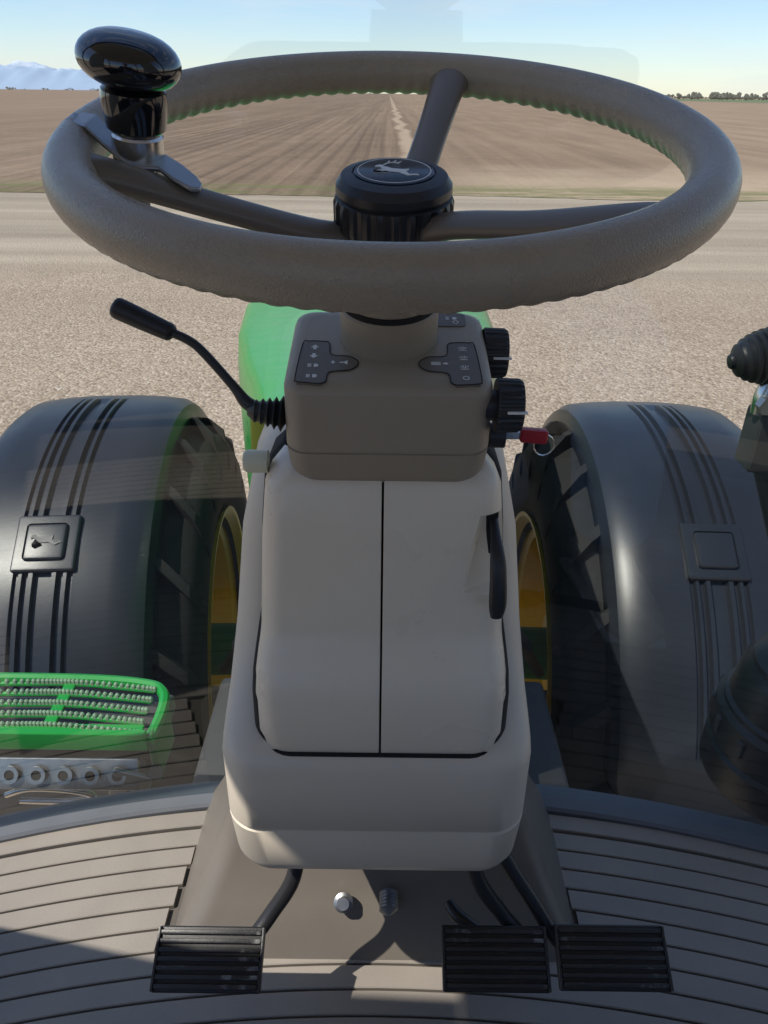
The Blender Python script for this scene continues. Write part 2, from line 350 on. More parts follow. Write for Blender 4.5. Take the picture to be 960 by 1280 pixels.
# ------------------------------------------------------------ windshield, cab body
def arcstrip(nm,yc,w,z0,z1,mt,par,R=1.9,x=.9,n=40):
    rings=[]
    for k in range(n+1):
        X=-x+2*x*k/n; y=yc-(R-math.sqrt(R*R-X*X))
        rings.append([Vector((X,y,z0)),Vector((X,y,z1-.004)),Vector((X,y+.004,z1)),Vector((X,y+w,z1)),Vector((X,y+w,z0))])
    return loft(nm,rings,mt,par,auto=30)
cab=grp('tractor_cab',(0,0,0))
arcstrip('windshield_sill',.768,.045,-1.02,-.935,'sill',cab)
box('roof',(0,-.25,.70),(1.66,1.6,.10),'roof',cab,.03)
for s in (-1,1):
    tube('a_pillar_%d'%s,[(s*.90,.60,-.98),(s*.92,.58,-.2),(s*.80,.50,.66)],.03,'frame',cab)
    tube('b_pillar_%d'%s,[(s*.90,-.45,-.98),(s*.92,-.45,-.2),(s*.80,-.45,.66)],.03,'frame',cab)
    tube('c_pillar_%d'%s,[(s*.84,-1.0,-.98),(s*.86,-1.02,-.2),(s*.78,-1.0,.66)],.03,'frame',cab)
    box('side_sill_%d'%s,(s*.92,0,-.97),(.05,1.2,.07),'frame',cab,.01)
    # unseen panel added each side; the left one cuts the diagonal floor shadow
    P=[(.40,-.26),(.16,.42),(.10,.64),(-.45,.64),(-.45,-.26)]
    loft('shadow_panel_%d'%s,[[Vector((s*.885+ (0 if z<.5 else -s*.07),y,z)) for y,z in P],[Vector((s*.905+(0 if z<.5 else -s*.07),y,z)) for y,z in P]],'roof',cab)
    tube('shadow_bar_%d'%s,[(s*.88,.58,-.42),(s*.86,.2,-.44),(s*.86,-.3,-.44)],.016,'frame',cab)  # unseen bar added to lay a thin shadow stripe on the floor
box('rear_wall',(0,-1.08,-.62),(1.74,.05,.74),'trim',cab,.01)  # unseen wall, added dark to keep bright ground out of the glass reflection
box('right_side_console_wall',(.89,-.35,-.68),(.03,1.4,.56),'trim',cab,.01)  # unseen solid side, also added dark for the glass reflections
box('left_lower_wall',(-.89,-.65,-.62),(.03,.80,.70),'trim',cab,.01)
tube('header_rail',[(-.80,.50,.64),(0,.62,.66),(.80,.50,.64)],.03,'frame',cab)
# glass
g=bpy.data.materials.new('windshield_glass'); g.use_nodes=True; nt=g.node_tree; nt.nodes.clear()
out=nn(nt,'ShaderNodeOutputMaterial'); tr=nn(nt,'ShaderNodeBsdfTransparent'); gl=nn(nt,'ShaderNodeBsdfGlossy'); gl.inputs['Roughness'].default_value=.015
tr.inputs['Color'].default_value=(.92,.96,.94,1)
lw=nn(nt,'ShaderNodeLayerWeight'); lw.inputs['Blend'].default_value=.5
pw=nn(nt,'ShaderNodeMath',operation='POWER'); nt.links.new(lw.outputs['Facing'],pw.inputs[0]); pw.inputs[1].default_value=5
mu=nn(nt,'ShaderNodeMath',operation='MULTIPLY_ADD'); nt.links.new(pw.outputs[0],mu.inputs[0]); mu.inputs[1].default_value=.88; mu.inputs[2].default_value=.12
mx=nn(nt,'ShaderNodeMixShader'); nt.links.new(mu.outputs[0],mx.inputs[0]); nt.links.new(tr.outputs[0],mx.inputs[1]); nt.links.new(gl.outputs[0],mx.inputs[2])
df=nn(nt,'ShaderNodeBsdfDiffuse'); df.inputs['Color'].default_value=(.6,.6,.58,1)
tc=nn(nt,'ShaderNodeTexCoord'); no=nn(nt,'ShaderNodeTexNoise'); no.inputs['Scale'].default_value=6; no.inputs['Detail'].default_value=8; nt.links.new(tc.outputs['Object'],no.inputs['Vector'])
mr=nn(nt,'ShaderNodeMapRange'); mr.inputs['From Min'].default_value=.42; mr.inputs['From Max'].default_value=.75; mr.inputs['To Min'].default_value=.003; mr.inputs['To Max'].default_value=.03; nt.links.new(no.outputs['Fac'],mr.inputs['Value'])
mx2=nn(nt,'ShaderNodeMixShader'); nt.links.new(mr.outputs[0],mx2.inputs[0]); nt.links.new(mx.outputs[0],mx2.inputs[1]); nt.links.new(df.outputs[0],mx2.inputs[2]); nt.links.new(mx2.outputs[0],out.inputs[0])
V=[];F=[];nx,nz=40,10
for j in range(nz+1):
    z=-.94+1.55*j/nz
    for i in range(nx+1):
        X=-.88+1.76*i/nx; V.append((X,.79-(1.9-math.sqrt(1.9**2-X*X))+.0*j,z))
for j in range(nz):
    for i in range(nx): a=j*(nx+1)+i; F.append((a,a+1,a+nx+2,a+nx+1))
mk('windshield',V,F,g,cab,80)

# ------------------------------------------------------------ outside: step
st=grp('access_step',(-.55,.87,-.85))
zS=-.866
def rail(nm,P,r=.006,mt='green'): return tube(nm,P,r,mt,st,n=8)
rail('outer_frame',[(-.80,.945,zS),(-.52,.945,zS),(-.40,.935,zS),(-.362,.915,zS),(-.352,.87,zS),(-.358,.815,zS-.005)],.009)
V=[];F=[]
for k in range(5):
    y=.925-.024*k
    P=[(-.80,y,zS+.001),(-.6,y+.006,zS+.001),(-.5,y+.006,zS+.001),(-.375,y-.008,zS+.001)]
    tube('tread_%d'%k,P,.0045,'green',st,n=8)
    Q=smoothpath(P,14)
    for q in Q:
        b=len(V)
        for r,h in ((.0045,.002),(.0035,.008),(.0012,.0105)):
            for a in range(6): V.append((q.x+r*math.cos(a*math.pi/3),q.y+r*math.sin(a*math.pi/3),q.z+h))
        for lv in range(2):
            for a in range(6): F.append((b+lv*6+a,b+lv*6+(a+1)%6,b+lv*6+6+(a+1)%6,b+lv*6+6+a))
        F.append(tuple(b+12+a for a in range(6)))
M['tooth']=mat('worn_tooth',(.25,.36,.24),.4,var=.3,scale=80)
mk('grip_teeth',V,F,'tooth',st,0)
box('cross_bar',(-.52,.88,zS),(.020,.13,.008),'green',st,.003)
box('front_plate',(-.58,.815,zS-.004),(.44,.012,.036),'green',st,.004)
box('front_flat',(-.58,.826,zS+.002),(.42,.028,.005),'green',st,.002)
box('side_plate',(-.356,.86,zS-.045),(.010,.09,.10),'greend',st,.004)
box('under_tray',(-.58,.90,zS-.06),(.44,.12,.03),'frame',st,.005)
br=grp('step_bracket',(-.5,.83,-.93))
box('bracket_plate',(-.57,.806,-.935),(.38,.008,.050),'steel',br,.003,rot=Rx(-30))
box('bracket_arm',(-.400,.80,-.972),(.060,.008,.10),'steel',br,.003,rot=Ry(18))
hm=Rx(60)
for k in range(8):
    x=-.41-.042*k
    ringmesh('hole_ring_%d'%k,.008,.014,0,'steel',br,Tr(x,.798,-.930)@hm,th=.003)
    lathe('hole_%d'%k,[(0,0),(.0085,0),(.0085,.0015),(0,.0015)],'gap',br,Mx=Tr(x,.798,-.930)@hm,n=20)
for k in range(5):
    x=-.412+.020*(k%2)-.003*k; z=-.950-.014*k
    lathe('arm_hole_%d'%k,[(0,0),(.006,0),(.006,.0015),(0,.0015)],'gap',br,Mx=Tr(x,.7945,z)@Rx(85),n=20)
lathe('arm_bolt',[(0,0),(.012,0),(.012,.012),(0,.012)],'frame',br,Mx=Tr(-.352,.81,-.93)@Rx(60),n=6,auto=20)
tube('grab_hook',[(-.60,.805,-.985),(-.56,.805,-.970),(-.50,.805,-.972),(-.46,.805,-.985),(-.50,.805,-.998),(-.58,.805,-.998)],.005,'chrome',br)

# right side: round black air drum & ribbed lamp on mirror arm
dm=grp('air_cleaner_drum',(.62,.82,-.85))
DX=.650
lathe('drum',[(0,0),(.118,0),(.122,.01),(.122,.06),(.116,.066),(.116,.072),(.122,.078),(.120,.13),(.112,.138),(.112,.145),(.106,.15),(.100,.20),(.088,.215),(.088,.225),(.07,.245),(0,.25)],'blackp',dm,Mx=Tr(DX,.85,-.96)@Rx(0),n=64)
for k in range(14):
    a=2*math.pi*k/14; box('drum_clip_%d'%k,(DX+.120*math.cos(a),.85+.120*math.sin(a),-.855),(.012,.012,.03),'frame',dm,.003,rot=Rz(math.degrees(a)))
lp=grp('mirror_arm',(.5,.95,-.35))
pr=[(0,-.058)]
for k in range(14):
    f=-1+2*k/13; rr_=.039*math.sqrt(max(.02,1-f*f*.93)); pr+=[(rr_*.88,f*.056),(rr_,f*.056+.002),(rr_,f*.056+.0050)]
pr+=[(0,.066)]
lathe('ribbed_housing',pr,'black',lp,Mx=Tr(.525,.985,-.305)@Ry(80),n=32,auto=40)
tube('link',[(.53,.975,-.335),(.525,.972,-.36),(.52,.97,-.385)],[.012,.015,.010],'chrome',lp)
lathe('link_bolt',[(0,0),(.013,0),(.013,.014),(0,.014)],'steel',lp,Mx=Tr(.52,.96,-.365)@Rx(90),n=6,auto=20)
box('mount',(.545,.98,-.425),(.05,.05,.09),'frame',lp,.008)
tube('post',[(.56,.99,-.46),(.66,.98,-.7),(.74,.95,-1.0)],.02,'frame',lp)

# ------------------------------------------------------------ tractor front: hood, chassis
hd=grp('tractor_hood',(-.04,1.8,-.7))
def hs(y,hw,top,bot,xc):
    prof=[(-1,bot),(-1.0,(top+bot)/2),(-.99,top-.10),(-.97,top-.030),(-.90,top-.008),(-.6,top),(-.3,top+.012),(0,top+.016),(.3,top+.012),(.6,top),(.90,top-.008),(.97,top-.030),(.99,top-.10),(1,(top+bot)/2),(1,bot)]
    return [Vector((xc+hw*u,y,z)) for u,z in prof]
loft('hood_shell',[hs(.97,.160,-.42,-.9,-.02),hs(1.25,.205,-.455,-.95,-.03),hs(1.6,.285,-.50,-1.0,-.04),hs(2.0,.365,-.55,-1.0,-.05),hs(2.6,.43,-.62,-1.05,-.07),hs(2.95,.44,-.66,-1.1,-.08),hs(3.05,.42,-.70,-1.15,-.08),hs(3.10,.35,-.9,-1.2,-.08)],'green',hd,auto=50)
ch=grp('tractor_chassis',(-.04,2,-1.5))
box('engine_block',(-.03,1.8,-1.25),(.46,1.7,.55),'greend',ch,.03)
box('frame_rail',(-.05,2.1,-1.62),(.40,2.2,.25),'greend',ch,.02)
tube('front_axle',[(-.95,2.0,-1.7),(-.4,2.0,-1.68),(0,2.0,-1.65),(.35,2.0,-1.68),(.9,2.0,-1.7)],[.10,.09,.13,.09,.10],'greend',ch)
for s in (-1,1):
    tube('steer_cyl_%d'%s,[(s*.25,1.78,-1.7),(s*.62,1.78,-1.7)],.035,'frame',ch,smooth=0)
    tube('hydraulic_hose_%d'%s,[(s*.24,1.3,-.98),(s*.34,1.4,-1.15),(s*.42,1.65,-1.4),(s*.5,1.8,-1.6)],.016,'black',ch)
    box('battery_box_%d'%s,(s*.30,1.15,-1.35),(.16,.36,.30),'frame',ch,.02)
tube('strap',[(-.122,.66,-.27),(-.132,.70,-.33),(-.139,.74,-.42),(-.14,.80,-.60)],.007,'strap',ch,flat=.3,up=(0,-1,0))

def wheel(nm,xc,yaw,side):
    g=grp(nm,(xc,2.0,-1.7)); Mx=Tr(xc,2.0,-1.7)@Rz(yaw)@Ry(90)   # local z -> world x
    prof=[(.44,-.24),(.50,-.27),(.60,-.29),(.70,-.285),(.745,-.26),(.765,-.20),(.772,-.1),(.775,0),(.772,.1),(.765,.20),(.745,.26),(.70,.285),(.60,.29),(.50,.27),(.44,.24)]
    n=96; rings=[[Vector((r*math.cos(a),r*math.sin(a),h)) for r,h in prof] for a in [2*math.pi*k/n for k in range(n+1)]]
    loft('tire_carcass',rings,'tire',g,closed=False,caps=False,Mx=Mx,auto=60)
    V=[];F=[]
    for sd in (-1,1):
        for k in range(22):
            a0=2*math.pi*(k+(.5 if sd>0 else 0))/22
            path=[(0.0,-.01,.772,.825),(.07,.06,.771,.826),(.14,.14,.768,.822),(.22,.215,.755,.808),(.29,.27,.71,.765),(.33,.293,.62,.655)]
            rg=[]
            for da,x,ri,ro in path:
                w=.030
                a=a0+da*.9
                rg.append([(ri*math.cos(a-w),ri*math.sin(a-w),sd*x),(ro*math.cos(a-w*.7),ro*math.sin(a-w*.7),sd*x),(ro*math.cos(a+w*.7),ro*math.sin(a+w*.7),sd*x),(ri*math.cos(a+w),ri*math.sin(a+w),sd*x)])
            b=len(V)
            for r in rg: V+= [Mx@Vector(p) for p in r]
            for i in range(len(rg)-1):
                for j in range(4):
                    F.append((b+i*4+j,b+i*4+(j+1)%4,b+(i+1)*4+(j+1)%4,b+(i+1)*4+j))
            F.append((b,b+1,b+2,b+3)); m=b+(len(rg)-1)*4; F.append((m,m+1,m+2,m+3))
    mk('tread_lugs',V,F,'tire',g,30)
    rim=[(.49,-.268),(.50,-.282),(.485,-.280),(.455,-.24),(.42,-.22),(.41,-.12),(.40,-.08),(.30,-.05),(.20,-.07),(.17,-.16),(.15,-.18),(.0005,-.18)]
    lathe('rim_face_a',rim,'yellow',g,Mx=Mx,n=64,caps=False)
    lathe('rim_face_b',[(r,-h) for r,h in rim],'yellow',g,Mx=Mx,n=64,caps=False)
    for sd in (-1,1):
        for k in range(10):
            a=2*math.pi*k/10
            lathe('wheel_nut_%d_%d'%(sd,k),[(0,0),(.016,0),(.016,.02),(0,.02)],'steel',g,Mx=Mx@Tr(.25*math.cos(a),.25*math.sin(a),sd*.058)@(Rx(180) if sd<0 else Rx(0)),n=6,auto=20)
    return g
def fender(nm,xc,yaw,relief=True):
    g=grp(nm,(xc,2.0,-1.7)); Mx=Tr(xc,2.0,-1.7)@Rz(yaw)
    Rf=.875; hw=.25
    sec=[(-hw,-.095),(-hw+.003,-.055),(-hw+.014,-.026),(-hw+.040,-.008),(-.15,.0),(-.085,.004)]
    prof=[]
    def add(x,h): prof.append((x,h))
    for x,h in sec: add(x,h)
    for x,h in ((-.070,.005),(-.066,-.004),(-.060,-.004),(-.056,.008),(-.048,.008),(-.044,-.004),(-.036,-.004),(-.032,.010),(-.022,.010),(-.018,-.004),(.018,-.004),(.022,.010),(.032,.010),(.036,-.004),(.044,-.004),(.048,.008),(.056,.008),(.060,-.004),(.066,-.004),(.070,.005)): add(x,h)
    for x,h in sec[::-1]: add(-x,h)
    rings=[]; n=70; t0,t1=14,142
    for k in range(n+1):
        t=rad(t0+(t1-t0)*k/n); e=min(k,n-k)
        endf=min(1,e/5)
        bandf=1 if 6<k<48 else 0
        ring=[]
        for x,h in prof:
            if abs(x)<.075 and not bandf: h=.005
            xx=x*(1 if e>3 else (.86+.14*math.sin(e/4*math.pi/2)))
            R_=Rf+h-(.02*(1-endf))
            ring.append(Vector((xx,-R_*math.cos(t),R_*math.sin(t))))
        rings.append(ring)
    ob=loft('fender_shell',rings,'fender',g,closed=False,caps=False,Mx=Mx,auto=28)
    s=ob.modifiers.new('s','SOLIDIFY'); s.thickness=.006; s.offset=-1
    t=rad(57)
    pos=Mx@Vector((0,-(Rf+.006)*math.cos(t),(Rf+.006)*math.sin(t)))
    rot=Rz(yaw)@Rx(90-57)
    box('badge_frame',pos,(.150,.150,.020),'fender',g,.009,rot=rot)
    box('badge',pos+(rot@Vector((0,0,.010))),(.098,.098,.014),'fender',g,.012,rot=rot)
    Bm=Matrix.Translation(pos)@rot
    if relief: prism('badge_relief',[(x*.034,y*.055) for x,y in deer],.014,.0195,'frame',g,Mx=Bm)
    tube('fender_post',[Mx@Vector((.0,.3,.80)),Mx@Vector((0,.45,.5)),Mx@Vector((0,.2,.1))],.03,'frame',g)
    return g
wheel('tractor_front_wheel',-.80,4.5,-1); wheel('tractor_front_wheel',.76,-1.5,1)
fender('front_fender',-.855,4.5); fender('front_fender',.815,-1.5,False)

# ------------------------------------------------------------ ground
def gmat(name):
    m=bpy.data.materials.new(name); m.use_nodes=True; nt=m.node_tree; b=nt.nodes['Principled BSDF']; b.inputs['Roughness'].default_value=.95; b.inputs['Specular IOR Level'].default_value=.15
    tc=nn(nt,'ShaderNodeTexCoord'); return m,nt,b,tc
def ramp(nt,inp,stops):
    r=nn(nt,'ShaderNodeValToRGB'); nt.links.new(inp,r.inputs[0]); el=r.color_ramp.elements
    while len(el)<len(stops): el.new(.5)
    for e,(p,c) in zip(el,stops): e.position=p; e.color=tuple(c)+(1,)
    return r.outputs[0]
def noi(nt,vec,sc,det=4,rough=.55):
    n=nn(nt,'ShaderNodeTexNoise'); n.inputs['Scale'].default_value=sc; n.inputs['Detail'].default_value=det; n.inputs['Roughness'].default_value=rough; nt.links.new(vec,n.inputs['Vector']); return n.outputs['Fac']
def mapp(nt,vec,s):
    n=nn(nt,'ShaderNodeMapping'); n.inputs['Scale'].default_value=s; nt.links.new(vec,n.inputs['Vector']); return n.outputs[0]
def mixc(nt,f,a,b,mode='MIX'):
    n=nn(nt,'ShaderNodeMix',data_type='RGBA',blend_type=mode)
    for s,v in (('Factor',f),('A',a),('B',b)):
        if hasattr(v,'links'): nt.links.new(v,n.inputs[s])
        else: n.inputs[s].default_value=v if s=='Factor' else tuple(v)+(1,)
    return n.outputs['Result']
def mth(nt,op,a,b=0,c=0):
    n=nn(nt,'ShaderNodeMath',operation=op)
    for i,v in enumerate((a,b,c)):
        if hasattr(v,'links'): nt.links.new(v,n.inputs[i])
        else: n.inputs[i].default_value=v
    return n.outputs[0]
def sstep(nt,v,a,b):
    n=nn(nt,'ShaderNodeMapRange',interpolation_type='SMOOTHSTEP'); nt.links.new(v,n.inputs['Value']); n.inputs['From Min'].default_value=a; n.inputs['From Max'].default_value=b; return n.outputs[0]
# gravel
m,nt,b,tc=gmat('gravel'); O=tc.outputs['Object']
vo=nn(nt,'ShaderNodeTexVoronoi'); vo.inputs['Scale'].default_value=34; nt.links.new(O,vo.inputs['Vector'])
vb=nn(nt,'ShaderNodeRGBToBW'); nt.links.new(vo.outputs['Color'],vb.inputs[0])
stone=ramp(nt,vb.outputs[0],[(.1,(.19,.14,.10)),(.45,(.37,.285,.21)),(.7,(.45,.355,.27)),(.95,(.60,.51,.42))])
dust=ramp(nt,noi(nt,O,1.2,6),[(.3,(.34,.265,.19)),(.7,(.45,.355,.265))])
sx=nn(nt,'ShaderNodeSeparateXYZ'); nt.links.new(O,sx.inputs[0]); Y=sx.outputs['Y']; X=sx.outputs['X']
yn=mth(nt,'ADD',Y,mth(nt,'MULTIPLY',noi(nt,O,.25,3),5))
road=sstep(nt,yn,12.5,17)
fst=mth(nt,'SUBTRACT',.66,mth(nt,'MULTIPLY',road,.48))
c=mixc(nt,fst,dust,stone)
trk=noi(nt,mapp(nt,O,(.06,1.3,1)),1.0,5)
c=mixc(nt,mth(nt,'MULTIPLY',road,.8),c,ramp(nt,trk,[(.3,(.29,.24,.185)),(.5,(.385,.32,.245)),(.7,(.48,.405,.315))]))
tr1=mth(nt,'SINE',mth(nt,'ADD',mth(nt,'MULTIPLY',Y,1.15),mth(nt,'MULTIPLY',noi(nt,mapp(nt,O,(.08,.3,1)),1,3),6)))
c=mixc(nt,mth(nt,'MULTIPLY',sstep(nt,tr1,.2,1),.2),c,(.27,.21,.158))
nt.links.new(c,b.inputs['Base Color'])
bp=nn(nt,'ShaderNodeBump'); bp.inputs['Strength'].default_value=.8; bp.inputs['Distance'].default_value=.025
hh=mth(nt,'ADD',mth(nt,'MULTIPLY',vo.outputs['Distance'],-.8),noi(nt,O,7,6)); nt.links.new(hh,bp.inputs['Height']); nt.links.new(bp.outputs[0],b.inputs['Normal'])
gravel=m
# field
m,nt,b,tc=gmat('tilled_field'); O=tc.outputs['Object']
sx=nn(nt,'ShaderNodeSeparateXYZ'); nt.links.new(O,sx.inputs[0]); Y=sx.outputs['Y']; X=sx.outputs['X']
rows=noi(nt,mapp(nt,O,(1.6,.02,1)),1,3,.6)
rows2=noi(nt,mapp(nt,O,(.25,.006,1)),1,4,.6)
rows3=noi(nt,mapp(nt,O,(.02,.35,1)),1,4,.6)
clod=noi(nt,O,3.5,8,.7)
c=ramp(nt,rows,[(.35,(.11,.072,.047)),(.5,(.195,.132,.088)),(.65,(.31,.22,.15))])
c=mixc(nt,.4,c,ramp(nt,rows2,[(.35,(.14,.092,.06)),(.65,(.31,.22,.15))]))
c=mixc(nt,.2,c,ramp(nt,rows3,[(.35,(.10,.067,.045)),(.65,(.33,.235,.16))]))
c=mixc(nt,.35,c,ramp(nt,clod,[(.3,(.09,.06,.04)),(.7,(.32,.225,.155))]))
dx=mth(nt,'ADD',X,mth(nt,'MULTIPLY',noi(nt,mapp(nt,O,(.3,.02,1)),1,2),.8))
dr_=mth(nt,'SINE',mth(nt,'MULTIPLY',dx,8.2)); left=mth(nt,'SUBTRACT',1,sstep(nt,X,-2,3))
fade=mth(nt,'MULTIPLY',mth(nt,'SUBTRACT',1,sstep(nt,Y,50,160)),sstep(nt,noi(nt,mapp(nt,O,(.15,.03,1)),1,3),.3,.55))
c=mixc(nt,mth(nt,'MULTIPLY',mth(nt,'MULTIPLY',mth(nt,'MULTIPLY',sstep(nt,dr_,.1,.9),left),fade),.45),c,(.09,.058,.038))
rt=mth(nt,'MULTIPLY',sstep(nt,mth(nt,'ADD',X,mth(nt,'MULTIPLY',noi(nt,O,.05,3),14)),5,16),.55)
c=mixc(nt,rt,c,ramp(nt,noi(nt,mapp(nt,O,(.5,.05,1)),1,5),[(.3,(.24,.165,.108)),(.7,(.38,.27,.18))]))
ap=mth(nt,'MULTIPLY',sstep(nt,X,0,4),mth(nt,'SUBTRACT',1,sstep(nt,mth(nt,'ADD',Y,mth(nt,'MULTIPLY',noi(nt,O,.3,3),10)),30,40)))
c=mixc(nt,mth(nt,'MULTIPLY',ap,.8),c,(.45,.34,.235))
wob=mth(nt,'MULTIPLY',mth(nt,'SUBTRACT',noi(nt,mapp(nt,O,(0,.06,0)),1,4),.5),2.6)
pd=mth(nt,'ABSOLUTE',mth(nt,'SUBTRACT',mth(nt,'SUBTRACT',X,1.1),wob))
c=mixc(nt,mth(nt,'MULTIPLY',mth(nt,'SUBTRACT',1,sstep(nt,pd,.15,.6)),.6),c,(.50,.38,.27))
gm=mth(nt,'MULTIPLY',mth(nt,'SUBTRACT',1,sstep(nt,Y,23.5,26.5)),sstep(nt,noi(nt,mapp(nt,O,(.25,1,1)),1,6,.7),.40,.58))
c=mixc(nt,mth(nt,'MULTIPLY',gm,.8),c,(.15,.16,.06))
nt.links.new(c,b.inputs['Base Color'])
bp=nn(nt,'ShaderNodeBump'); bp.inputs['Strength'].default_value=.8; bp.inputs['Distance'].default_value=.08
nt.links.new(mth(nt,'ADD',rows,clod),bp.inputs['Height']); nt.links.new(bp.outputs[0],b.inputs['Normal'])
field=m
G=-2.5
def grid(nm,x0,x1,y0,y1,z,mt):
    return mk(nm,[(x0,y0,z),(x1,y0,z),(x1,y1,z),(x0,y1,z)],[(0,1,2,3)],mt,None,0)
grid('gravel_ground',-15000,15000,-15000,15000,G,gravel)
near=[]
x=400.
while x>-400: near.append((x,22.2+1.1*noise.noise(Vector((x*.18,0,3)))+.3*noise.noise(Vector((x*1.3,0,7))),G+.012)); x-=.5
V=[(-9000,14000,G+.02),(9000,14000,G+.02),(9000,22,G+.012)]+near+[(-9000,22,G+.012)]
mk('tilled_field',V,[tuple(range(len(V)))],field,None,0)
M['crop']=mat('crop_green',(.09,.13,.04),.9,var=.3,scale=.02)
grid('green_crop_field',220,4000,430,1400,G+.05,'crop')
M['trees']=mat('distant_foliage',(.06,.065,.05),.9,var=.4,scale=.3)
# distant tree belts: clumped leafy crowns in one mesh
tb=bmesh.new(); bmesh.ops.create_icosphere(tb,subdivisions=1,radius=1); tv=[v.co.copy() for v in tb.verts]; tf=[tuple(v.index for v in f.verts) for f in tb.faces]; tb.free()
V=[];F=[]
def crown(x,y,h,w):
    for k in range(7):
        p=Vector((x+random.uniform(-w,w)*.6,y+random.uniform(-w,w)*.5,G+h*random.uniform(.3,.8)))
        s=h*random.uniform(.16,.32); b=len(V)
        for v in tv: V.append(v*s*random.uniform(.7,1.3)+p)
        for f in tf: F.append(tuple(b+q for q in f))
for k in range(45): crown(390+random.gauss(0,24),1000+random.uniform(-30,30),random.uniform(4,9),5)
for k in range(90): crown(random.uniform(440,900),1500+random.uniform(-30,30),random.uniform(3,7),8)
for k in range(70): crown(random.uniform(-1500,300),2600+random.uniform(-50,50),random.uniform(4,9),14)
me=bpy.data.meshes.new('distant_tree_line'); me.from_pydata(V,[],F); fin('distant_tree_line',me,'trees',None,0)
# mountains
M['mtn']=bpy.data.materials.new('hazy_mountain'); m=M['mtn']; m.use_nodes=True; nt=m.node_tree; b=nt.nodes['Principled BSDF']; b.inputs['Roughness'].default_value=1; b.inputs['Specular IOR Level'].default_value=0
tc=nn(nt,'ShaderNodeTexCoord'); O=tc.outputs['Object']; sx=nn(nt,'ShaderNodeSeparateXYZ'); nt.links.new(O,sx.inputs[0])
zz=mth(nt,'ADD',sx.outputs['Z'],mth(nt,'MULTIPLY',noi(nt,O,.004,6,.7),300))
c=mixc(nt,sstep(nt,zz,400,560),(.27,.36,.50),(.58,.64,.73)); nt.links.new(c,b.inputs['Base Color'])  # distance haze put into the bluish colour, paler snow higher up
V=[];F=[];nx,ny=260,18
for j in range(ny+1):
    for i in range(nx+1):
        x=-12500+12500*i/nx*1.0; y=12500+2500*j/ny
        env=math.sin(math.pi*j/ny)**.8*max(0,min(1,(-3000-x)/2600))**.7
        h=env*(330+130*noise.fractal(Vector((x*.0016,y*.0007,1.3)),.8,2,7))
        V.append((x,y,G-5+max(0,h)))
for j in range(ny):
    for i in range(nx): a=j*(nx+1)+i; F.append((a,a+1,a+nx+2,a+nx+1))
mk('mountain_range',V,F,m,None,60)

# ------------------------------------------------------------ seat + operator (seen mirrored in the glass)
se=grp('operator_seat',(0,-.55,-.6))
box('cushion',(.05,-.42,-.55),(.50,.50,.12),'seat',se,.04)
box('backrest',(.05,-.72,-.20),(.48,.12,.62),'seat',se,.05,rot=Rx(-8))
box('pedestal',(.05,-.45,-.77),(.34,.36,.36),'frame',se,.03)
op=grp('operator',(.05,-.4,-.5))
def skinbody(nm,verts,edges,radii,mt,root=0,sub=2):
    me=bpy.data.meshes.new(nm); me.from_pydata(verts,edges,[]); ob=bpy.data.objects.new(nm,me); scn.collection.objects.link(ob)
    s=ob.modifiers.new('skin','SKIN'); s.use_smooth_shade=True
    for i,r in enumerate(radii): me.skin_vertices[0].data[i].radius=(r,r); me.skin_vertices[0].data[i].use_root=(i==root)
    u=ob.modifiers.new('sub','SUBSURF'); u.levels=sub; u.render_levels=sub
    me.materials.append(M[mt]); ob.parent=op; ob.matrix_parent_inverse=Matrix.Translation(-Vector(op.location)); return ob
skinbody('jeans',[(.05,-.45,-.38),(-.03,-.42,-.39),(.14,-.42,-.39),(.0,-.2,-.39),(.22,-.2,-.39),(.06,.02,-.42),(.28,.10,-.42),(.12,.02,-.64),(.30,.13,-.64),(.16,.06,-.85),(.31,.15,-.85)],
 [(0,1),(0,2),(1,3),(3,5),(5,7),(7,9),(2,4),(4,6),(6,8),(8,10)],[.13,.095,.095,.085,.085,.066,.066,.062,.062,.055,.055],'jeans')
skinbody('shirt',[(.03,-.46,-.36),(.03,-.50,-.15),(.03,-.52,.02),(.03,-.51,.10),(-.14,-.50,.05),(.20,-.50,.05),(-.24,-.40,-.12),(.30,-.40,-.12),(-.15,-.24,-.16),(.2,-.24,-.16)],
 [(0,1),(1,2),(2,3),(2,4),(2,5),(4,6),(6,8),(5,7),(7,9)],[.13,.14,.13,.06,.065,.065,.05,.05,.042,.042],'shirt')
for s in (-1,1):
    h=Vector((-.10,-.16,-.13)) if s<0 else Vector((.15,-.16,-.13)); d=Vector((.25*-s,.7,.35)).normalized(); sd=Vector((-s,0,0))
    vs=[h-d*.07,h,h+d*.045]; es=[(0,1),(1,2)]; rs=[.026,.034,.03]
    skinbody('palm_%d'%s,[tuple(v) for v in vs],es,rs,'skin')
    for q in range(4):
        o_=h+d*.04+Vector((0,0,.028-.018*q)); L=(.07,.078,.072,.058)[q]
        skinbody('finger_%d_%d'%(s,q),[tuple(o_),tuple(o_+d*L*.45),tuple(o_+d*L*.75+sd*L*.25),tuple(o_+d*L*.85+sd*L*.5)],[(0,1),(1,2),(2,3)],[.009,.0085,.008,.007],'skin')
    o_=h+Vector((0,0,.03)); skinbody('thumb_%d'%s,[tuple(o_-d*.02),tuple(o_+sd*.025+d*.01+Vector((0,0,.02))),tuple(o_+sd*.045+d*.035+Vector((0,0,.025)))],[(0,1),(1,2)],[.011,.010,.009],'skin')
tube('neck',[(.03,-.51,.08),(.03,-.50,.17)],[.055,.052],'skin',op,smooth=0)
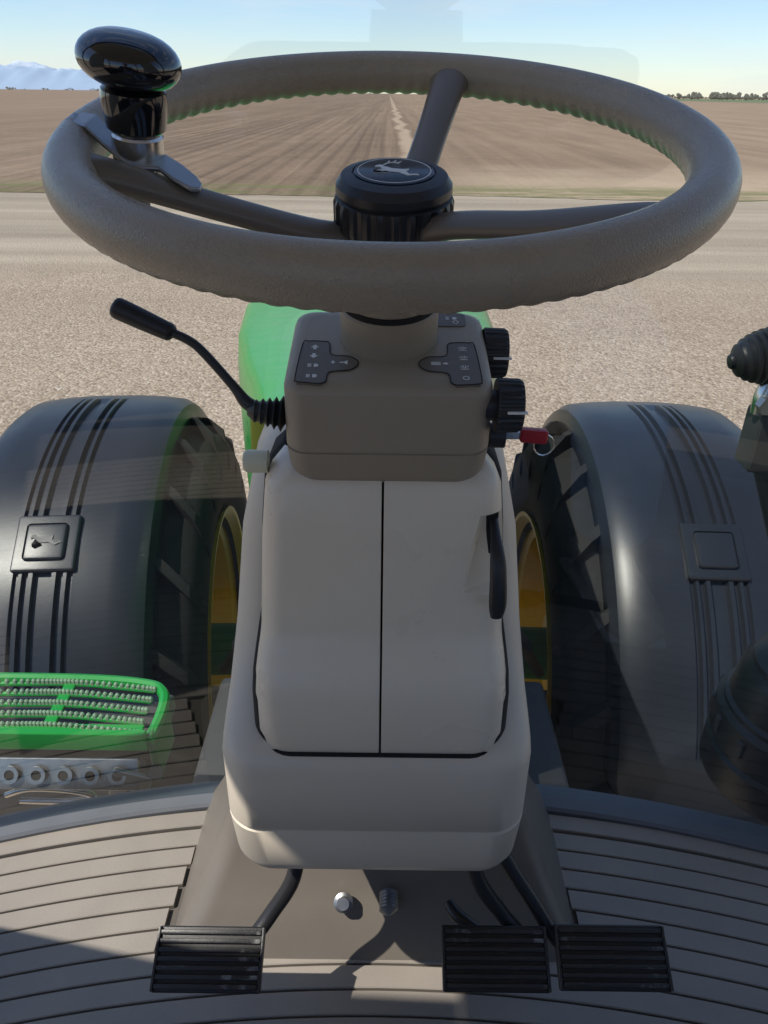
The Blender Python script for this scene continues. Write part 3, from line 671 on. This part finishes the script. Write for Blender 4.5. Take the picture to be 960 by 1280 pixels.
def ell(nm,c,s,mt,cutz=None):
    bm=bmesh.new(); bmesh.ops.create_uvsphere(bm,u_segments=32,v_segments=20,radius=1)
    for v in bm.verts:
        t=1-.18*max(0,-v.co.z); v.co=Vector((v.co.x*s[0]*t+c[0],v.co.y*s[1]*t+c[1],v.co.z*s[2]+c[2]))
    me=bpy.data.meshes.new(nm); bm.to_mesh(me); bm.free(); return fin(nm,me,mt,op,80)
ell('head',(.03,-.48,.27),(.076,.095,.118),'skin'); ell('hair',(.03,-.497,.295),(.082,.095,.108),'hair')
ell('nose',(.03,-.383,.255),(.012,.018,.022),'skin'); ell('mouth',(.03,-.392,.215),(.022,.006,.006),'red')
for s in (-1,1):
    ell('eye_%d'%s,(.03+s*.03,-.396,.275),(.012,.008,.008),'white'); ell('iris_%d'%s,(.03+s*.03,-.3885,.275),(.005,.003,.005),'hair'); ell('ear_%d'%s,(.03+s*.077,-.485,.262),(.01,.018,.032),'skin')
def shoe(nm,p,yaw):
    Mx=Tr(*p)@Rz(yaw)
    def sec(y,hw,h): return [Mx@Vector((hw*math.cos(a),y,max(0,0)+h*(.5+.5*math.sin(a)))) for a in [2*math.pi*k/16 for k in range(16)]]
    loft(nm,[sec(-.09,.02,.05),sec(-.08,.034,.09),sec(-.03,.036,.12),sec(.02,.038,.10),sec(.08,.046,.07),sec(.14,.048,.055),sec(.18,.04,.045),sec(.20,.02,.03)],'shoe',op,auto=80)
    box(nm+'_sole',Mx@Vector((0,.055,.004)),(.085,.28,.018),'white',op,.008,rot=Rz(yaw))
shoe('shoe_left',(.16,.06,-.945),-8); shoe('shoe_right',(.31,.15,-.945),-14)

# ------------------------------------------------------------ lift everything to ground level
for o in list(scn.objects):
    if o.parent is None: o.location.z+=H

# ------------------------------------------------------------ sun / sky
el=58; az=Vector((-.92,-.39))
dirv=Vector((az.x*math.cos(rad(el)),az.y*math.cos(rad(el)),math.sin(rad(el)))).normalized()
L=bpy.data.lights.new('sun','SUN'); L.energy=5.0; L.angle=rad(.5); L.color=(1,.94,.85)
so=bpy.data.objects.new('sun',L); scn.collection.objects.link(so); so.rotation_euler=dirv.to_track_quat('Z','Y').to_euler()
w=bpy.data.worlds.new('World'); scn.world=w; w.use_nodes=True; nt=w.node_tree; nt.nodes.clear()
out=nn(nt,'ShaderNodeOutputWorld'); bg=nn(nt,'ShaderNodeBackground'); sky=nn(nt,'ShaderNodeTexSky',sky_type='NISHITA')
sky.sun_disc=False; sky.sun_elevation=rad(el); sky.sun_rotation=math.atan2(dirv.x,dirv.y); sky.air_density=1.0; sky.dust_density=.15; sky.ozone_density=3.0
tc=nn(nt,'ShaderNodeTexCoord'); mp=mapp(nt,tc.outputs['Generated'],(2,2,14))
cl=noi(nt,mp,1.3,7,.6); f=mth(nt,'MULTIPLY',sstep(nt,cl,.46,.72),.5)
tint=mixc(nt,1.0,sky.outputs[0],(.95,.97,1.08),'MULTIPLY')
cc=mixc(nt,f,tint,(5.7,5.9,6.3)); nt.links.new(cc,bg.inputs[0]); bg.inputs[1].default_value=.15
nt.links.new(bg.outputs[0],out.inputs[0])

# ------------------------------------------------------------ camera
cd=bpy.data.cameras.new('camera'); cam=bpy.data.objects.new('camera',cd); scn.collection.objects.link(cam); scn.camera=cam
cd.sensor_fit='VERTICAL'; cd.sensor_height=36; cd.lens=26; cd.clip_start=.02; cd.clip_end=40000
cam.matrix_world=Tr(0,0,H)@Rx(90-29.5)@Rz(.7)
scn.view_settings.view_transform='Standard'; scn.view_settings.look='None'; scn.view_settings.exposure=0
